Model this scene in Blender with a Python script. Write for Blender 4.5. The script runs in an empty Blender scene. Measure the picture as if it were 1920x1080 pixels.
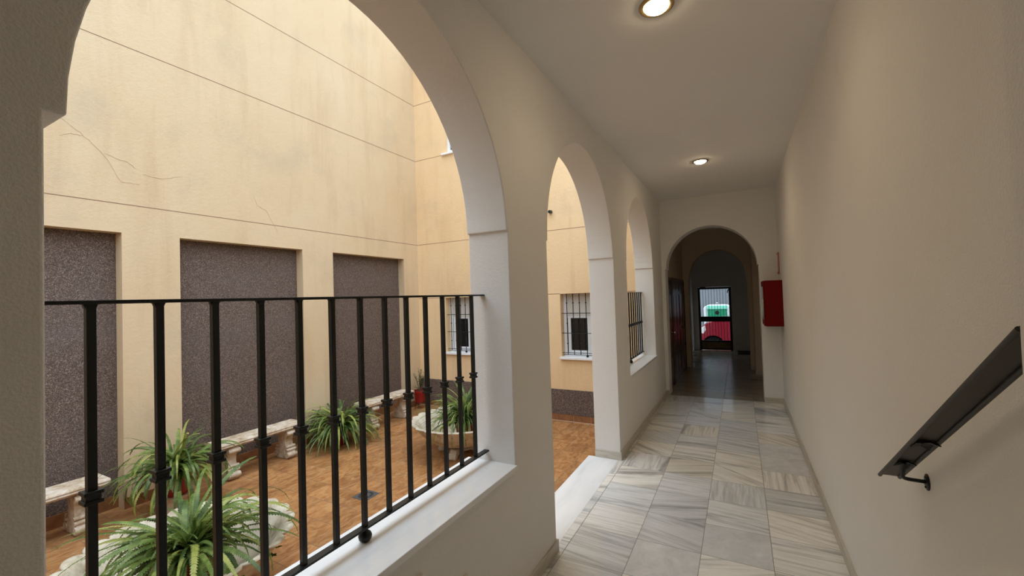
import bpy, bmesh, math, random
from mathutils import Vector, Matrix
random.seed(7)
S = bpy.context.scene
COL = S.collection
PI = math.pi

# ------------------------------------------------------------------ nodes
def newmat(name):
    m = bpy.data.materials.new(name); m.use_nodes = True
    nt = m.node_tree; b = nt.nodes['Principled BSDF']
    return m, nt, b
def N(nt, t, **kw):
    n = nt.nodes.new(t)
    for k, v in kw.items():
        if k in ('operation', 'blend_type', 'data_type', 'noise_dimensions', 'feature', 'distance', 'rotation_type', 'wave_type', 'bands_direction', 'interpolation_type'):
            setattr(n, k, v)
        else:
            n.inputs[k].default_value = v
    return n
def L(nt, a, b): nt.links.new(a, b)
def M(nt, op, a, b=None, c=None, clamp=False):
    n = nt.nodes.new('ShaderNodeMath'); n.operation = op; n.use_clamp = clamp
    for i, v in enumerate((a, b, c)):
        if v is None: continue
        if hasattr(v, 'links'): nt.links.new(v, n.inputs[i])
        else: n.inputs[i].default_value = v
    return n.outputs[0]
def mixc(nt, f, a, b, bt='MIX'):
    n = nt.nodes.new('ShaderNodeMix'); n.data_type = 'RGBA'; n.blend_type = bt
    for i, v in ((0, f), (6, a), (7, b)):
        if hasattr(v, 'links'): nt.links.new(v, n.inputs[i])
        elif isinstance(v, (int, float)): n.inputs[i].default_value = v
        else: n.inputs[i].default_value = (*v, 1)
    return n.outputs[2]
def pos(nt):
    return nt.nodes.new('ShaderNodeNewGeometry').outputs['Position']
def noise(nt, vec, scale, detail=3, rough=.5, dist=0):
    n = nt.nodes.new('ShaderNodeTexNoise')
    n.inputs['Scale'].default_value = scale; n.inputs['Detail'].default_value = detail
    n.inputs['Roughness'].default_value = rough; n.inputs['Distortion'].default_value = dist
    if vec is not None: nt.links.new(vec, n.inputs['Vector'])
    return n.outputs['Fac']
def ramp(nt, f, stops, interp='LINEAR'):
    r = nt.nodes.new('ShaderNodeValToRGB'); nt.links.new(f, r.inputs[0]); cr = r.color_ramp
    cr.interpolation = interp
    while len(cr.elements) < len(stops): cr.elements.new(.5)
    for e, (p, c) in zip(cr.elements, stops):
        e.position = p; e.color = (*c, 1) if not isinstance(c, (int, float)) else (c, c, c, 1)
    return r.outputs[0]
def maprange(nt, v, a, b, c=0, d=1):
    n = nt.nodes.new('ShaderNodeMapRange'); nt.links.new(v, n.inputs[0])
    for i, x in enumerate((a, b, c, d)): n.inputs[i + 1].default_value = x
    return n.outputs[0]
def vscale(nt, v, s, loc=(0, 0, 0)):
    n = nt.nodes.new('ShaderNodeMapping'); nt.links.new(v, n.inputs[0]); n.inputs['Scale'].default_value = s
    n.inputs['Location'].default_value = loc
    return n.outputs[0]
def bump(nt, b, h, strength, dist=.01):
    n = nt.nodes.new('ShaderNodeBump'); n.inputs['Strength'].default_value = strength; n.inputs['Distance'].default_value = dist
    nt.links.new(h, n.inputs['Height']); nt.links.new(n.outputs[0], b.inputs['Normal'])

def simple(name, col, rough=.5, metal=0, spec=.5, emit=None, es=0, bscale=None, bstr=.2, var=0, vscl=8):
    m, nt, b = newmat(name)
    b.inputs['Base Color'].default_value = (*col, 1); b.inputs['Roughness'].default_value = rough
    b.inputs['Metallic'].default_value = metal; b.inputs['Specular IOR Level'].default_value = spec
    if var:
        f = noise(nt, pos(nt), vscl, 4, .6)
        L(nt, mixc(nt, maprange(nt, f, .3, .7), tuple(c * (1 - var) for c in col), tuple(min(1, c * (1 + var)) for c in col)), b.inputs['Base Color'])
    if emit:
        b.inputs['Emission Color'].default_value = (*emit, 1); b.inputs['Emission Strength'].default_value = es
    if bscale:
        bump(nt, b, noise(nt, pos(nt), bscale, 3, .6), bstr)
    return m

def plaster(name, col, rs, strength, rough=.85):
    m, nt, b = newmat(name); p = pos(nt)
    f = noise(nt, p, 1.3, 4, .55)
    L(nt, mixc(nt, maprange(nt, f, .3, .7), tuple(c * .965 for c in col), col), b.inputs['Base Color'])
    b.inputs['Roughness'].default_value = rough; b.inputs['Specular IOR Level'].default_value = .3
    h = M(nt, 'ADD', noise(nt, p, rs, 3, .6), M(nt, 'MULTIPLY', noise(nt, p, rs * .25, 2, .5), .7))
    bump(nt, b, h, strength, .004)
    return m

MAT = {}
MAT['white'] = plaster('white_plaster', (.80, .785, .755), 170, .5)
MAT['warm'] = plaster('warm_plaster', (.70, .58, .44), 120, .4)
MAT['white_smooth'] = plaster('white_ceiling', (.80, .785, .755), 60, .10)

def stucco(name='cream_stucco', k=(1, 1, 1)):
    m, nt, b = newmat(name); p = pos(nt)
    base = mixc(nt, maprange(nt, noise(nt, p, .8, 5, .6), .3, .7), (.655, .520, .350), (.69, .565, .405))
    # long vertical rain stains and cloudy patches of dirt
    st = noise(nt, vscale(nt, p, (2.2, 2.2, .35)), 1.6, 5, .62, .4)
    base = mixc(nt, maprange(nt, st, .50, .74, 0, .5), base, (.54, .40, .26))
    pt = noise(nt, vscale(nt, p, (1, 1, 1.2), (3, 1, 7)), 1.1, 6, .65)
    base = mixc(nt, maprange(nt, pt, .53, .72, 0, .42), base, (.49, .42, .33))
    lt = noise(nt, vscale(nt, p, (1, 1, .8), (9, 4, 2)), .7, 3, .5)
    base = mixc(nt, maprange(nt, lt, .5, .75, 0, .35), base, (.73, .64, .50))
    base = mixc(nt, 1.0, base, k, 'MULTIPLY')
    L(nt, base, b.inputs['Base Color'])
    b.inputs['Roughness'].default_value = .9; b.inputs['Specular IOR Level'].default_value = .2
    h = M(nt, 'ADD', noise(nt, vscale(nt, p, (1, .6, 1.2)), 110, 3, .65), noise(nt, p, 26, 2, .5))
    bump(nt, b, h, .55, .005)
    return m
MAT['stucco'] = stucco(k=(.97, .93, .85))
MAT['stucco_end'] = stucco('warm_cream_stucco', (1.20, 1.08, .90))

def granulate():
    m, nt, b = newmat('dark_granulate'); p = pos(nt)
    v = nt.nodes.new('ShaderNodeTexVoronoi'); L(nt, p, v.inputs['Vector']); v.inputs['Scale'].default_value = 150
    sp = nt.nodes.new('ShaderNodeSeparateColor'); L(nt, v.outputs['Color'], sp.inputs[0])
    c = ramp(nt, sp.outputs[0], [(0, (.050, .031, .023)), (.45, (.108, .074, .058)), (.8, (.180, .129, .104)), (1, (.34, .265, .225))])
    w = noise(nt, vscale(nt, p, (.7, .7, 2.2)), 1.2, 4, .6)
    c = mixc(nt, maprange(nt, w, .45, .75, 0, .35), c, (.16, .13, .12))
    L(nt, c, b.inputs['Base Color'])
    b.inputs['Roughness'].default_value = .5; b.inputs['Specular IOR Level'].default_value = .5
    bump(nt, b, v.outputs['Distance'], .9, .006)
    return m
MAT['granulate'] = granulate()

def tiles(name, sx, sy, x0, y0, grout_w, cfun, grout, rough, bstr=.15, stagger=0):
    """square tiles in world X/Y; cfun(nt, local vec, random colour) gives the tile colour"""
    m, nt, b = newmat(name); p = pos(nt)
    s = nt.nodes.new('ShaderNodeSeparateXYZ'); L(nt, p, s.inputs[0])
    u = M(nt, 'DIVIDE', M(nt, 'SUBTRACT', s.outputs[0], x0), sx)
    v = M(nt, 'DIVIDE', M(nt, 'SUBTRACT', s.outputs[1], y0), sy)
    iu = M(nt, 'FLOOR', u); iv = M(nt, 'FLOOR', v)
    fu = M(nt, 'SUBTRACT', u, iu); fv = M(nt, 'SUBTRACT', v, iv)
    c = nt.nodes.new('ShaderNodeCombineXYZ'); L(nt, iu, c.inputs[0]); L(nt, iv, c.inputs[1])
    wn = nt.nodes.new('ShaderNodeTexWhiteNoise'); L(nt, c.outputs[0], wn.inputs['Vector'])
    def edge(f, size):
        e = M(nt, 'MULTIPLY', M(nt, 'MINIMUM', f, M(nt, 'SUBTRACT', 1.0, f)), size)
        return maprange(nt, e, grout_w * .5, grout_w * .5 + .0012, 1, 0)
    g = M(nt, 'MAXIMUM', edge(fu, sx), edge(fv, sy), clamp=True)
    col = cfun(nt, p, wn)
    L(nt, mixc(nt, g, col, grout), b.inputs['Base Color'])
    r = M(nt, 'ADD', M(nt, 'MULTIPLY', g, .4), rough)
    r = M(nt, 'ADD', r, M(nt, 'MULTIPLY', noise(nt, p, 5, 3, .6), .08))
    L(nt, r, b.inputs['Roughness'])
    h = M(nt, 'ADD', M(nt, 'MULTIPLY', g, -1.0), M(nt, 'MULTIPLY', noise(nt, p, 9, 3, .5), bstr))
    bump(nt, b, h, .18, .0015)
    return m
def marble_col(nt, p, wn):
    sp = nt.nodes.new('ShaderNodeSeparateColor'); L(nt, wn.outputs['Color'], sp.inputs[0])
    a = ramp(nt, sp.outputs[0], [(0, .44), (.22, .5), (.5, .515), (.62, .54), (.74, .60), (.86, .40), (.95, .75)], 'CONSTANT')
    ang = M(nt, 'MULTIPLY', M(nt, 'SUBTRACT', a, .5), 2 * PI)
    off = nt.nodes.new('ShaderNodeVectorMath'); off.operation = 'SCALE'; L(nt, wn.outputs['Color'], off.inputs[0]); off.inputs[3].default_value = 37
    ad = nt.nodes.new('ShaderNodeVectorMath'); L(nt, p, ad.inputs[0]); L(nt, off.outputs[0], ad.inputs[1])
    rot = nt.nodes.new('ShaderNodeVectorRotate'); rot.rotation_type = 'Z_AXIS'; L(nt, ad.outputs[0], rot.inputs['Vector']); L(nt, ang, rot.inputs['Angle'])
    v1 = vscale(nt, rot.outputs[0], (.45, 5, 1))
    n1 = noise(nt, v1, 1.5, 6, .66, .7)
    n2 = noise(nt, vscale(nt, rot.outputs[0], (1.2, 26, 1)), 1.3, 5, .65, .3)
    n3 = noise(nt, ad.outputs[0], 14, 6, .7)
    c = ramp(nt, n1, [(.30, (.33, .325, .315)), (.38, (.52, .515, .50)), (.455, (.78, .775, .755)), (.56, (.88, .87, .84)), (.66, (.74, .715, .67)), (.78, (.60, .575, .53))])
    c = mixc(nt, maprange(nt, n2, .36, .50, .55, 0), c, (.44, .43, .41))
    c = mixc(nt, maprange(nt, n3, .5, .8, 0, .35), c, (.70, .69, .66))
    tone = ramp(nt, sp.outputs[1], [(0, (.74, .76, .78)), (.3, (.90, .92, .94)), (.6, (1.0, .985, .95)), (.8, (1.06, 1.03, .97)), (1, (.88, .83, .74))])
    c = mixc(nt, 1.0, c, tone, 'MULTIPLY')
    cloudy = mixc(nt, maprange(nt, noise(nt, ad.outputs[0], 7, 6, .7, .6), .3, .75), (.56, .56, .555), (.78, .77, .75))
    c = mixc(nt, M(nt, 'GREATER_THAN', sp.outputs[2], .87), c, cloudy)
    return c
MAT['marble_tiles'] = tiles('marble_floor_tiles', .395, .396, -1.068, 2.52, .0028, marble_col, (.22, .205, .18), .055, .02)
def darkened_marble(nt, p, wn):
    return mixc(nt, 1.0, marble_col(nt, p, wn), (.44, .37, .29), 'MULTIPLY')  # same marble, multiplied to a darker brown
MAT['dark_tiles'] = tiles('darkened_marble_tiles', .395, .396, -1.068, 2.52, .0028, darkened_marble, (.07, .055, .04), .17, .02)
MAT['marble_strip'] = tiles('marble_strip_tiles', .30, .396, -1.368, 2.29, .0025, marble_col, (.2, .185, .16), .12, .05)
def terracotta(nt, p, wn):
    sp = nt.nodes.new('ShaderNodeSeparateColor'); L(nt, wn.outputs['Color'], sp.inputs[0])
    n1 = noise(nt, vscale(nt, p, (5, 2.4, 1)), 2.6, 6, .66, 1.2)
    c = ramp(nt, n1, [(.28, (.20, .078, .026)), (.42, (.34, .15, .05)), (.55, (.45, .23, .085)), (.66, (.50, .29, .13)), (.8, (.56, .38, .22))])
    c = mixc(nt, 1.0, c, mixc(nt, sp.outputs[0], (.80, .78, .76), (1.05, 1.02, 1.0)), 'MULTIPLY')
    d = noise(nt, p, 1.1, 4, .6)
    return mixc(nt, maprange(nt, d, .5, .8, 0, .4), c, (.28, .16, .09))
MAT['terracotta'] = tiles('terracotta_tiles', .288, .288, -2.146, 2.93, .005, terracotta, (.24, .13, .07), .42, .6)
MAT['skirting_brown'] = simple('brown_skirting', (.25, .11, .045), .4, var=.25, vscl=12)

def marble_plain(name, a, b2, c2, rough, sc=(1, .2, 1)):
    m, nt, b = newmat(name); p = pos(nt)
    n1 = noise(nt, vscale(nt, p, sc), 7, 6, .6, .5)
    c = ramp(nt, n1, [(.3, c2), (.45, b2), (.65, a)])
    L(nt, c, b.inputs['Base Color']); b.inputs['Roughness'].default_value = rough
    return m
MAT['sill'] = marble_plain('white_marble_sill', (.88, .89, .90), (.82, .835, .85), (.72, .735, .75), .22)
MAT['base'] = marble_plain('grey_marble_baseboard', (.60, .56, .49), (.52, .48, .41), (.38, .35, .30), .3, (1, .4, 5))
MAT['iron'] = simple('black_iron', (.006, .0075, .007), .42, 0, .35, bscale=140, bstr=.12)
MAT['iron_dull'] = simple('dark_steel', (.062, .057, .050), .5, .3, .5)
MAT['joint'] = simple('wall_joint', (.26, .15, .10), .9)
MAT['crack'] = simple('hairline_crack', (.58, .42, .28), .95)
MAT['stone'] = None
def caststone():
    m, nt, b = newmat('weathered_cast_stone'); p = pos(nt)
    n1 = noise(nt, p, 9, 6, .7)
    c = ramp(nt, n1, [(.30, (.26, .17, .10)), (.44, (.48, .37, .25)), (.56, (.62, .53, .42)), (.7, (.72, .66, .57))])
    n2 = noise(nt, p, 38, 4, .7)
    c = mixc(nt, maprange(nt, n2, .58, .75, 0, .55), c, (.28, .19, .12))
    L(nt, c, b.inputs['Base Color']); b.inputs['Roughness'].default_value = .8
    bump(nt, b, noise(nt, p, 55, 4, .65), .5, .006)
    return m
MAT['stone'] = caststone()
def basinstone():
    m, nt, b = newmat('pale_basin_stone'); p = pos(nt)
    n1 = noise(nt, p, 5, 6, .7)
    c = ramp(nt, n1, [(.28, (.24, .19, .12)), (.40, (.40, .34, .24)), (.54, (.56, .50, .39)), (.72, (.68, .63, .53))])
    L(nt, c, b.inputs['Base Color']); b.inputs['Roughness'].default_value = .8
    bump(nt, b, noise(nt, p, 45, 4, .65), .4, .006)
    return m
MAT['basin'] = basinstone()
def leafmat(name, c0, c1, c2):
    m, nt, b = newmat(name); p = pos(nt)
    n1 = noise(nt, p, 11, 3, .6)
    L(nt, ramp(nt, n1, [(.3, c0), (.5, c1), (.7, c2)]), b.inputs['Base Color'])
    b.inputs['Roughness'].default_value = .45
    b.inputs['Subsurface Weight'].default_value = 0
    tr = nt.nodes.new('ShaderNodeBsdfTranslucent'); L(nt, ramp(nt, n1, [(.3, c1), (.7, c2)]), tr.inputs[0])
    mx = nt.nodes.new('ShaderNodeMixShader'); mx.inputs[0].default_value = .3
    out = nt.nodes['Material Output']
    L(nt, b.outputs[0], mx.inputs[1]); L(nt, tr.outputs[0], mx.inputs[2]); L(nt, mx.outputs[0], out.inputs[0])
    return m
MAT['fern'] = leafmat('fern_leaf', (.03, .07, .012), (.09, .155, .03), (.22, .29, .07))
MAT['strap'] = leafmat('strap_leaf', (.03, .07, .018), (.09, .155, .04), (.22, .29, .10))
MAT['leaf_mid'] = leafmat('mid_green_leaf', (.07, .13, .02), (.16, .25, .05), (.34, .42, .12))
MAT['leaf_yellow'] = leafmat('yellow_green_leaf', (.17, .22, .035), (.33, .38, .08), (.50, .50, .17))
MAT['shrub'] = leafmat('shrub_leaf', (.025, .06, .02), (.06, .12, .035), (.16, .24, .08))
MAT['redpot'] = simple('red_plastic', (.25, .010, .008), .35, var=.1)
MAT['soil'] = simple('soil', (.05, .032, .02), .95, bscale=60, bstr=.8)
MAT['twig'] = simple('twig', (.16, .10, .06), .85)
MAT['redmetal'] = simple('red_enamel', (.145, .001, .002), .5, 0, .15)
MAT['chrome'] = simple('chrome', (.8, .8, .8), .15, 1)
MAT['brass'] = simple('brass_ring', (.42, .30, .14), .3, .9)
MAT['pvc'] = simple('white_frame', (.78, .80, .82), .4)
MAT['shutter'] = simple('roller_shutter', (.66, .645, .60), .55)
MAT['dark'] = simple('dark_interior', (.008, .008, .009), .9)
MAT['roomshade'] = simple('room_shade_sheet', (.012, .013, .014), .12)
MAT['rubber'] = simple('black_rubber', (.010, .010, .011), .9, bscale=90, bstr=.6)
MAT['signred'] = simple('sign_red', (.42, .17, .14), .6)
MAT['signwhite'] = simple('sign_white', (.75, .72, .70), .5)
MAT['plate'] = simple('cream_plastic', (.68, .64, .57), .4)
MAT['kick'] = simple('floor_tinted_kick_panel', (.15, .10, .035), .35, .4, var=.3)  # yellow-brown reflection of the floor put into the panel colour
MAT['road'] = simple('asphalt', (.09, .09, .09), .9, bscale=50)
MAT['greywall'] = simple('grey_street_wall', (.20, .215, .235), .8, var=.08, vscl=1)
MAT['carred'] = simple('red_car_paint', (.22, .008, .02), .25, 0, .5)
MAT['carglass'] = simple('car_window', (.10, .13, .13), .08)
MAT['tyre'] = simple('tyre', (.006, .006, .006), .95, 0, .1)
MAT['greenbin'] = simple('green_plastic', (.01, .26, .13), .4)
MAT['mintbin'] = simple('pale_green_lid', (.22, .70, .52), .4)
MAT['whitebin'] = simple('white_moulding', (.80, .84, .86), .4)
MAT['concrete'] = simple('pavement', (.30, .29, .27), .85, bscale=40)
def wood():
    m, nt, b = newmat('varnished_brown_wood'); p = pos(nt)
    n1 = noise(nt, vscale(nt, p, (14, 14, 1.2)), 2.2, 5, .6, .6)
    L(nt, ramp(nt, n1, [(.3, (.030, .010, .005)), (.5, (.070, .030, .013)), (.7, (.12, .055, .024))]), b.inputs['Base Color'])
    b.inputs['Roughness'].default_value = .28
    return m
MAT['wood'] = wood()
def lampmat(name, col, st):
    m = simple(name, (0, 0, 0), emit=col, es=st); return m
MAT['lens'] = lampmat('lamp_lens', (1, .78, .50), 60)
def glassmat():
    m, nt, b = newmat('clear_glass')
    b.inputs['Transmission Weight'].default_value = 1; b.inputs['Roughness'].default_value = .02; b.inputs['IOR'].default_value = 1.05
    b.inputs['Base Color'].default_value = (.93, .97, .96, 1)
    return m
MAT['glass'] = glassmat()

# ------------------------------------------------------------------ mesh helpers
def add_box(bm, x0, x1, y0, y1, z0, z1, mtx=None):
    vs = [bm.verts.new(v) for v in ((x0, y0, z0), (x1, y0, z0), (x1, y1, z0), (x0, y1, z0), (x0, y0, z1), (x1, y0, z1), (x1, y1, z1), (x0, y1, z1))]
    for f in ((0, 3, 2, 1), (4, 5, 6, 7), (0, 1, 5, 4), (1, 2, 6, 5), (2, 3, 7, 6), (3, 0, 4, 7)):
        bm.faces.new([vs[i] for i in f])
    if mtx: bmesh.ops.transform(bm, matrix=mtx, verts=vs)
    return vs
def add_prism(bm, pts, axis, a, b):
    """polygon pts in the plane normal to axis, extruded from a to b"""
    def mk(p, t):
        if axis == 'X': return (t, p[0], p[1])
        if axis == 'Y': return (p[0], t, p[1])
        return (p[0], p[1], t)
    A = [bm.verts.new(mk(p, a)) for p in pts]; B = [bm.verts.new(mk(p, b)) for p in pts]
    n = len(pts)
    fs = [bm.faces.new(A), bm.faces.new(B[::-1])]
    for i in range(n): fs.append(bm.faces.new((A[i], B[i], B[(i + 1) % n], A[(i + 1) % n])))
    bmesh.ops.recalc_face_normals(bm, faces=fs)
def add_tube(bm, pts, r, n=10, cap=True):
    pts = [Vector(p) for p in pts]
    rr = r if isinstance(r, (list, tuple)) else [r] * len(pts)
    rings = []; up = None
    for i, p in enumerate(pts):
        d = (pts[min(i + 1, len(pts) - 1)] - pts[max(i - 1, 0)]).normalized()
        if up is None: up = Vector((0, 0, 1)) if abs(d.z) < .9 else Vector((1, 0, 0))
        s = d.cross(up).normalized(); u = s.cross(d).normalized(); up = u
        rings.append([bm.verts.new(p + (s * math.cos(2 * PI * k / n) + u * math.sin(2 * PI * k / n)) * rr[i]) for k in range(n)])
    for a, b in zip(rings, rings[1:]):
        for k in range(n): bm.faces.new((a[k], a[(k + 1) % n], b[(k + 1) % n], b[k]))
    if cap: bm.faces.new(rings[0][::-1]); bm.faces.new(rings[-1])
def add_lathe(bm, prof, n=32, c=(0, 0, 0), cap=True):
    rings = []
    for r, z in prof:
        rings.append([bm.verts.new((c[0] + r * math.cos(2 * PI * k / n), c[1] + r * math.sin(2 * PI * k / n), c[2] + z)) for k in range(n)])
    for a, b in zip(rings, rings[1:]):
        for k in range(n): bm.faces.new((a[k], a[(k + 1) % n], b[(k + 1) % n], b[k]))
    if cap: bm.faces.new(rings[0][::-1]); bm.faces.new(rings[-1])
def obj(name, bm, mat, parent=None, bevel=0, smooth=False, seg=2, angle=40):
    me = bpy.data.meshes.new(name)
    bmesh.ops.recalc_face_normals(bm, faces=bm.faces) if bevel else None
    bm.to_mesh(me); bm.free()
    o = bpy.data.objects.new(name, me); COL.objects.link(o)
    if isinstance(mat, str): mat = MAT[mat]
    me.materials.append(mat)
    if parent: o.parent = parent
    if smooth:
        me.polygons.foreach_set('use_smooth', [True] * len(me.polygons))
        me.set_sharp_from_angle(angle=math.radians(angle))
    if bevel:
        b = o.modifiers.new('bevel', 'BEVEL'); b.width = bevel; b.segments = seg; b.limit_method = 'ANGLE'; b.angle_limit = math.radians(35)
        b.harden_normals = False
    return o
def B(): return bmesh.new()
def box(name, x0, x1, y0, y1, z0, z1, mat, parent=None, bevel=0):
    bm = B(); add_box(bm, x0, x1, y0, y1, z0, z1); return obj(name, bm, mat, parent, bevel)
def struct(o, label=None):
    o['kind'] = 'structure'
    if label: o['label'] = label
    return o
def thing(name, label, cat, loc=(0, 0, 0), rotz=0, group=None):
    o = bpy.data.objects.new(name, None); COL.objects.link(o); o.empty_display_size = .1
    o.location = loc; o.rotation_euler = (0, 0, rotz); o['label'] = label; o['category'] = cat
    if group: o['group'] = group
    return o
def tag(o, label, cat, group=None):
    o['label'] = label; o['category'] = cat
    if group: o['group'] = group
    return o
def dup(root, loc, rotz=None, label=None):
    r = root.copy(); COL.objects.link(r); r.location = loc
    if rotz is not None: r.rotation_euler = (0, 0, rotz)
    if label: r['label'] = label
    for ch in list(root.children):
        c = ch.copy(); COL.objects.link(c); c.parent = r
        for g in list(ch.children):
            d = g.copy(); COL.objects.link(d); d.parent = c
    return r
def carve(o, cutters):
    """cut openings into a wall and keep only the result"""
    tmp = []
    for c in cutters:
        me = bpy.data.meshes.new('cut'); bmesh.ops.recalc_face_normals(c, faces=c.faces); c.to_mesh(me); c.free()
        k = bpy.data.objects.new('cut', me); COL.objects.link(k); tmp.append(k)
        md = o.modifiers.new('b', 'BOOLEAN'); md.object = k; md.operation = 'DIFFERENCE'; md.solver = 'EXACT'
    bpy.context.view_layer.update()
    dg = bpy.context.evaluated_depsgraph_get()
    me = bpy.data.meshes.new_from_object(o.evaluated_get(dg))
    o.modifiers.clear(); o.data = me
    for k in tmp: bpy.data.objects.remove(k)
    return o
def addbevel(o, w, seg=3):
    b = o.modifiers.new('bevel', 'BEVEL'); b.width = w; b.segments = seg; b.limit_method = 'ANGLE'; b.angle_limit = math.radians(40)

# ------------------------------------------------------------------ main dimensions
XL, XO = -1.105, -1.365          # gallery wall, corridor side and courtyard side
XR = .505                        # right wall
ZC = 3.15                        # ceiling
YE = 7.22                        # end wall with the round arch
ZF = -.383                       # courtyard floor
XP, YW = -5.607, 6.498           # courtyard panel wall and courtyard end wall
ZT = 6.85                         # top of the courtyard walls
SILL = .745
ARCHES = [(.272, 2.027, .722), (2.552, 4.225, -.6), (4.775, 6.425, .722)]

def arch_profile(y0, y1, z0, zs, step, rise, n=36, near=None):
    a0 = y0 + (near or step); a1 = y1 - step
    c = (a0 + a1) / 2; r = (a1 - a0) / 2
    pts = [(y0, z0), (y1, z0), (y1, zs), (c + r, zs)]
    for i in range(1, n):
        a = PI * i / n
        pts.append((c + r * math.cos(a), zs + rise * math.sin(a)))
    pts += [(c - r, zs), (y0, zs)]
    return pts

# ------------------------------------------------------------------ corridor shell
wl = box('wall_left', XO, XL, -2.5, YE + .1, -.5, 3.42, 'white')
cuts = []
for (y0, y1, z0) in ARCHES:
    c = B(); add_prism(c, arch_profile(y0, y1, z0, 2.02, .018, .868, near=.030 if y0 < 1 else None), 'X', XO - .2, XL + .2); cuts.append(c)
carve(wl, cuts); addbevel(wl, .006)
struct(wl, 'white plastered gallery wall with three round arches onto the courtyard')
struct(box('wall_right', XR, XR + .3, 1.02, YE + .1, -.2, ZC + .1, 'white'), 'white plastered right corridor wall')
struct(box('wall_right_pilaster', .408, .808, -2.5, 1.025, -.2, ZC + .1, 'white', bevel=.006), 'thicker near part of the right wall')
struct(box('wall_back', XL - .1, .8, -2.6, -2.3, -.2, ZC + .1, 'white'))
struct(box('floor', XL - .02, .75, -2.6, YE + .02, -.15, 0, 'marble_tiles'), 'grey veined marble tile floor of the corridor')
we = box('wall_end', -1.8, 1.6, YE, YE + .29, -.15, ZC + .1, 'white')
c = B(); add_prism(c, arch_profile(-1.052, .263, -.3, 2.03, .017, .648), 'Y', YE - .2, YE + .6)
carve(we, [c]); addbevel(we, .006); struct(we, 'white end wall with a round arch at the end of the corridor')
cl = box('ceiling', XL - .1, .8, -2.6, YE + .1, ZC, ZC + .2, 'white_smooth'); struct(cl, 'smooth white corridor ceiling')

# baseboards
BH, BT = .078, .012
def base(name, x0, x1, y0, y1): return struct(box(name, x0, x1, y0, y1, 0, BH, 'base', bevel=.002))
base('baseboard_left', XL, XL + BT, -2.3, 2.552)
base('baseboard_left', XL, XL + BT, 4.225, YE)
base('baseboard_jamb', XO + .001, XL + BT, 4.2131, 4.2249)
base('baseboard_jamb', XO + .001, XL + BT, 2.5521, 2.564)
base('baseboard_right', XR - BT, XR, 1.025, YE)
base('baseboard_pilaster', .408 - BT, .408, -2.3, 1.025 + BT)
base('baseboard_end', XL + BT, -1.052, YE - BT, YE)
base('baseboard_end', .263, XR - BT, YE - BT, YE)

# marble sills in the window arches, threshold slab in the door arch
def sill(name, y0, y1):
    return struct(box(name, XO - .045, XL + .014, y0, y1, SILL - .028, SILL, 'sill', bevel=.003), 'white marble sill under the window arch')
sill('trim_1', .2725, 2.0265); sill('trim_2', 4.7755, 6.4245)
struct(box('trim_3', -1.435, -1.128, 2.5525, 4.2245, -.035, .0005, 'sill', bevel=.002), 'white marble threshold slab into the courtyard')
struct(box('trim_4', -1.1275, -1.0685, 2.5525, 4.2245, -.03, .0006, 'marble_strip'), 'narrow strip of small marble tiles along the threshold')
struct(box('trim_5', XO, XL, 2.5525, 4.2245, -.5, -.0355, 'concrete'))
struct(box('trim_6', XO - .06, XO, 2.5, 4.3, ZF, -.036, 'terracotta'))

# wall plates low on the near wall
for nm, y0, y1, z0, z1, lb in (('wall_plate', 1.13, 1.252, .50, .622, 'cream wall plate below the near marble sill, left one'), ('wall_plate', 1.45, 1.545, .355, .45, 'small cream wall plate below the near sill, right and lower one')):
    t = thing(nm, lb, 'wall plate', (XL, (y0 + y1) / 2, z0), group='plates low on the gallery wall')
    bm = B(); add_box(bm, 0, .012, -(y1 - y0) / 2, (y1 - y0) / 2, 0, z1 - z0); obj('plate', bm, 'plate', t, .004)
    bm = B(); add_box(bm, .010, .0145, -(y1 - y0) / 2 + .018, (y1 - y0) / 2 - .018, .018, z1 - z0 - .018); obj('cover', bm, 'plate', t, .002)

# ------------------------------------------------------------------ ceiling lights
def downlight(y, x, label):
    t = thing('downlight', label, 'ceiling light', (x, y, ZC), group='recessed spotlights in the corridor ceiling')
    bm = B(); add_lathe(bm, [(.062, 0), (.088, 0), (.088, -.005), (.082, -.010), (.072, -.011), (.064, -.007), (.062, 0)], 40, cap=False); obj('trim_ring', bm, 'brass', t, smooth=True)
    bm = B(); add_lathe(bm, [(.062, -.002), (.060, -.012), (.048, -.022), (.028, -.028), (.004, -.030)], 32); obj('lens', bm, 'lens', t, smooth=True)
    l = bpy.data.lights.new('lamp_light', 'SPOT'); l.energy = 9; l.color = (1, .78, .54); l.spot_size = math.radians(150); l.spot_blend = .7; l.shadow_soft_size = .05
    lo = bpy.data.objects.new('lamp_light', l); COL.objects.link(lo); lo.parent = t; lo.location = (0, 0, -.03)
downlight(2.29, -.325, 'round warm recessed spotlight cut by the top edge of the photo, the nearer one')
downlight(5.283, -.34, 'small round warm recessed spotlight farther along the ceiling, before the end wall')

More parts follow.
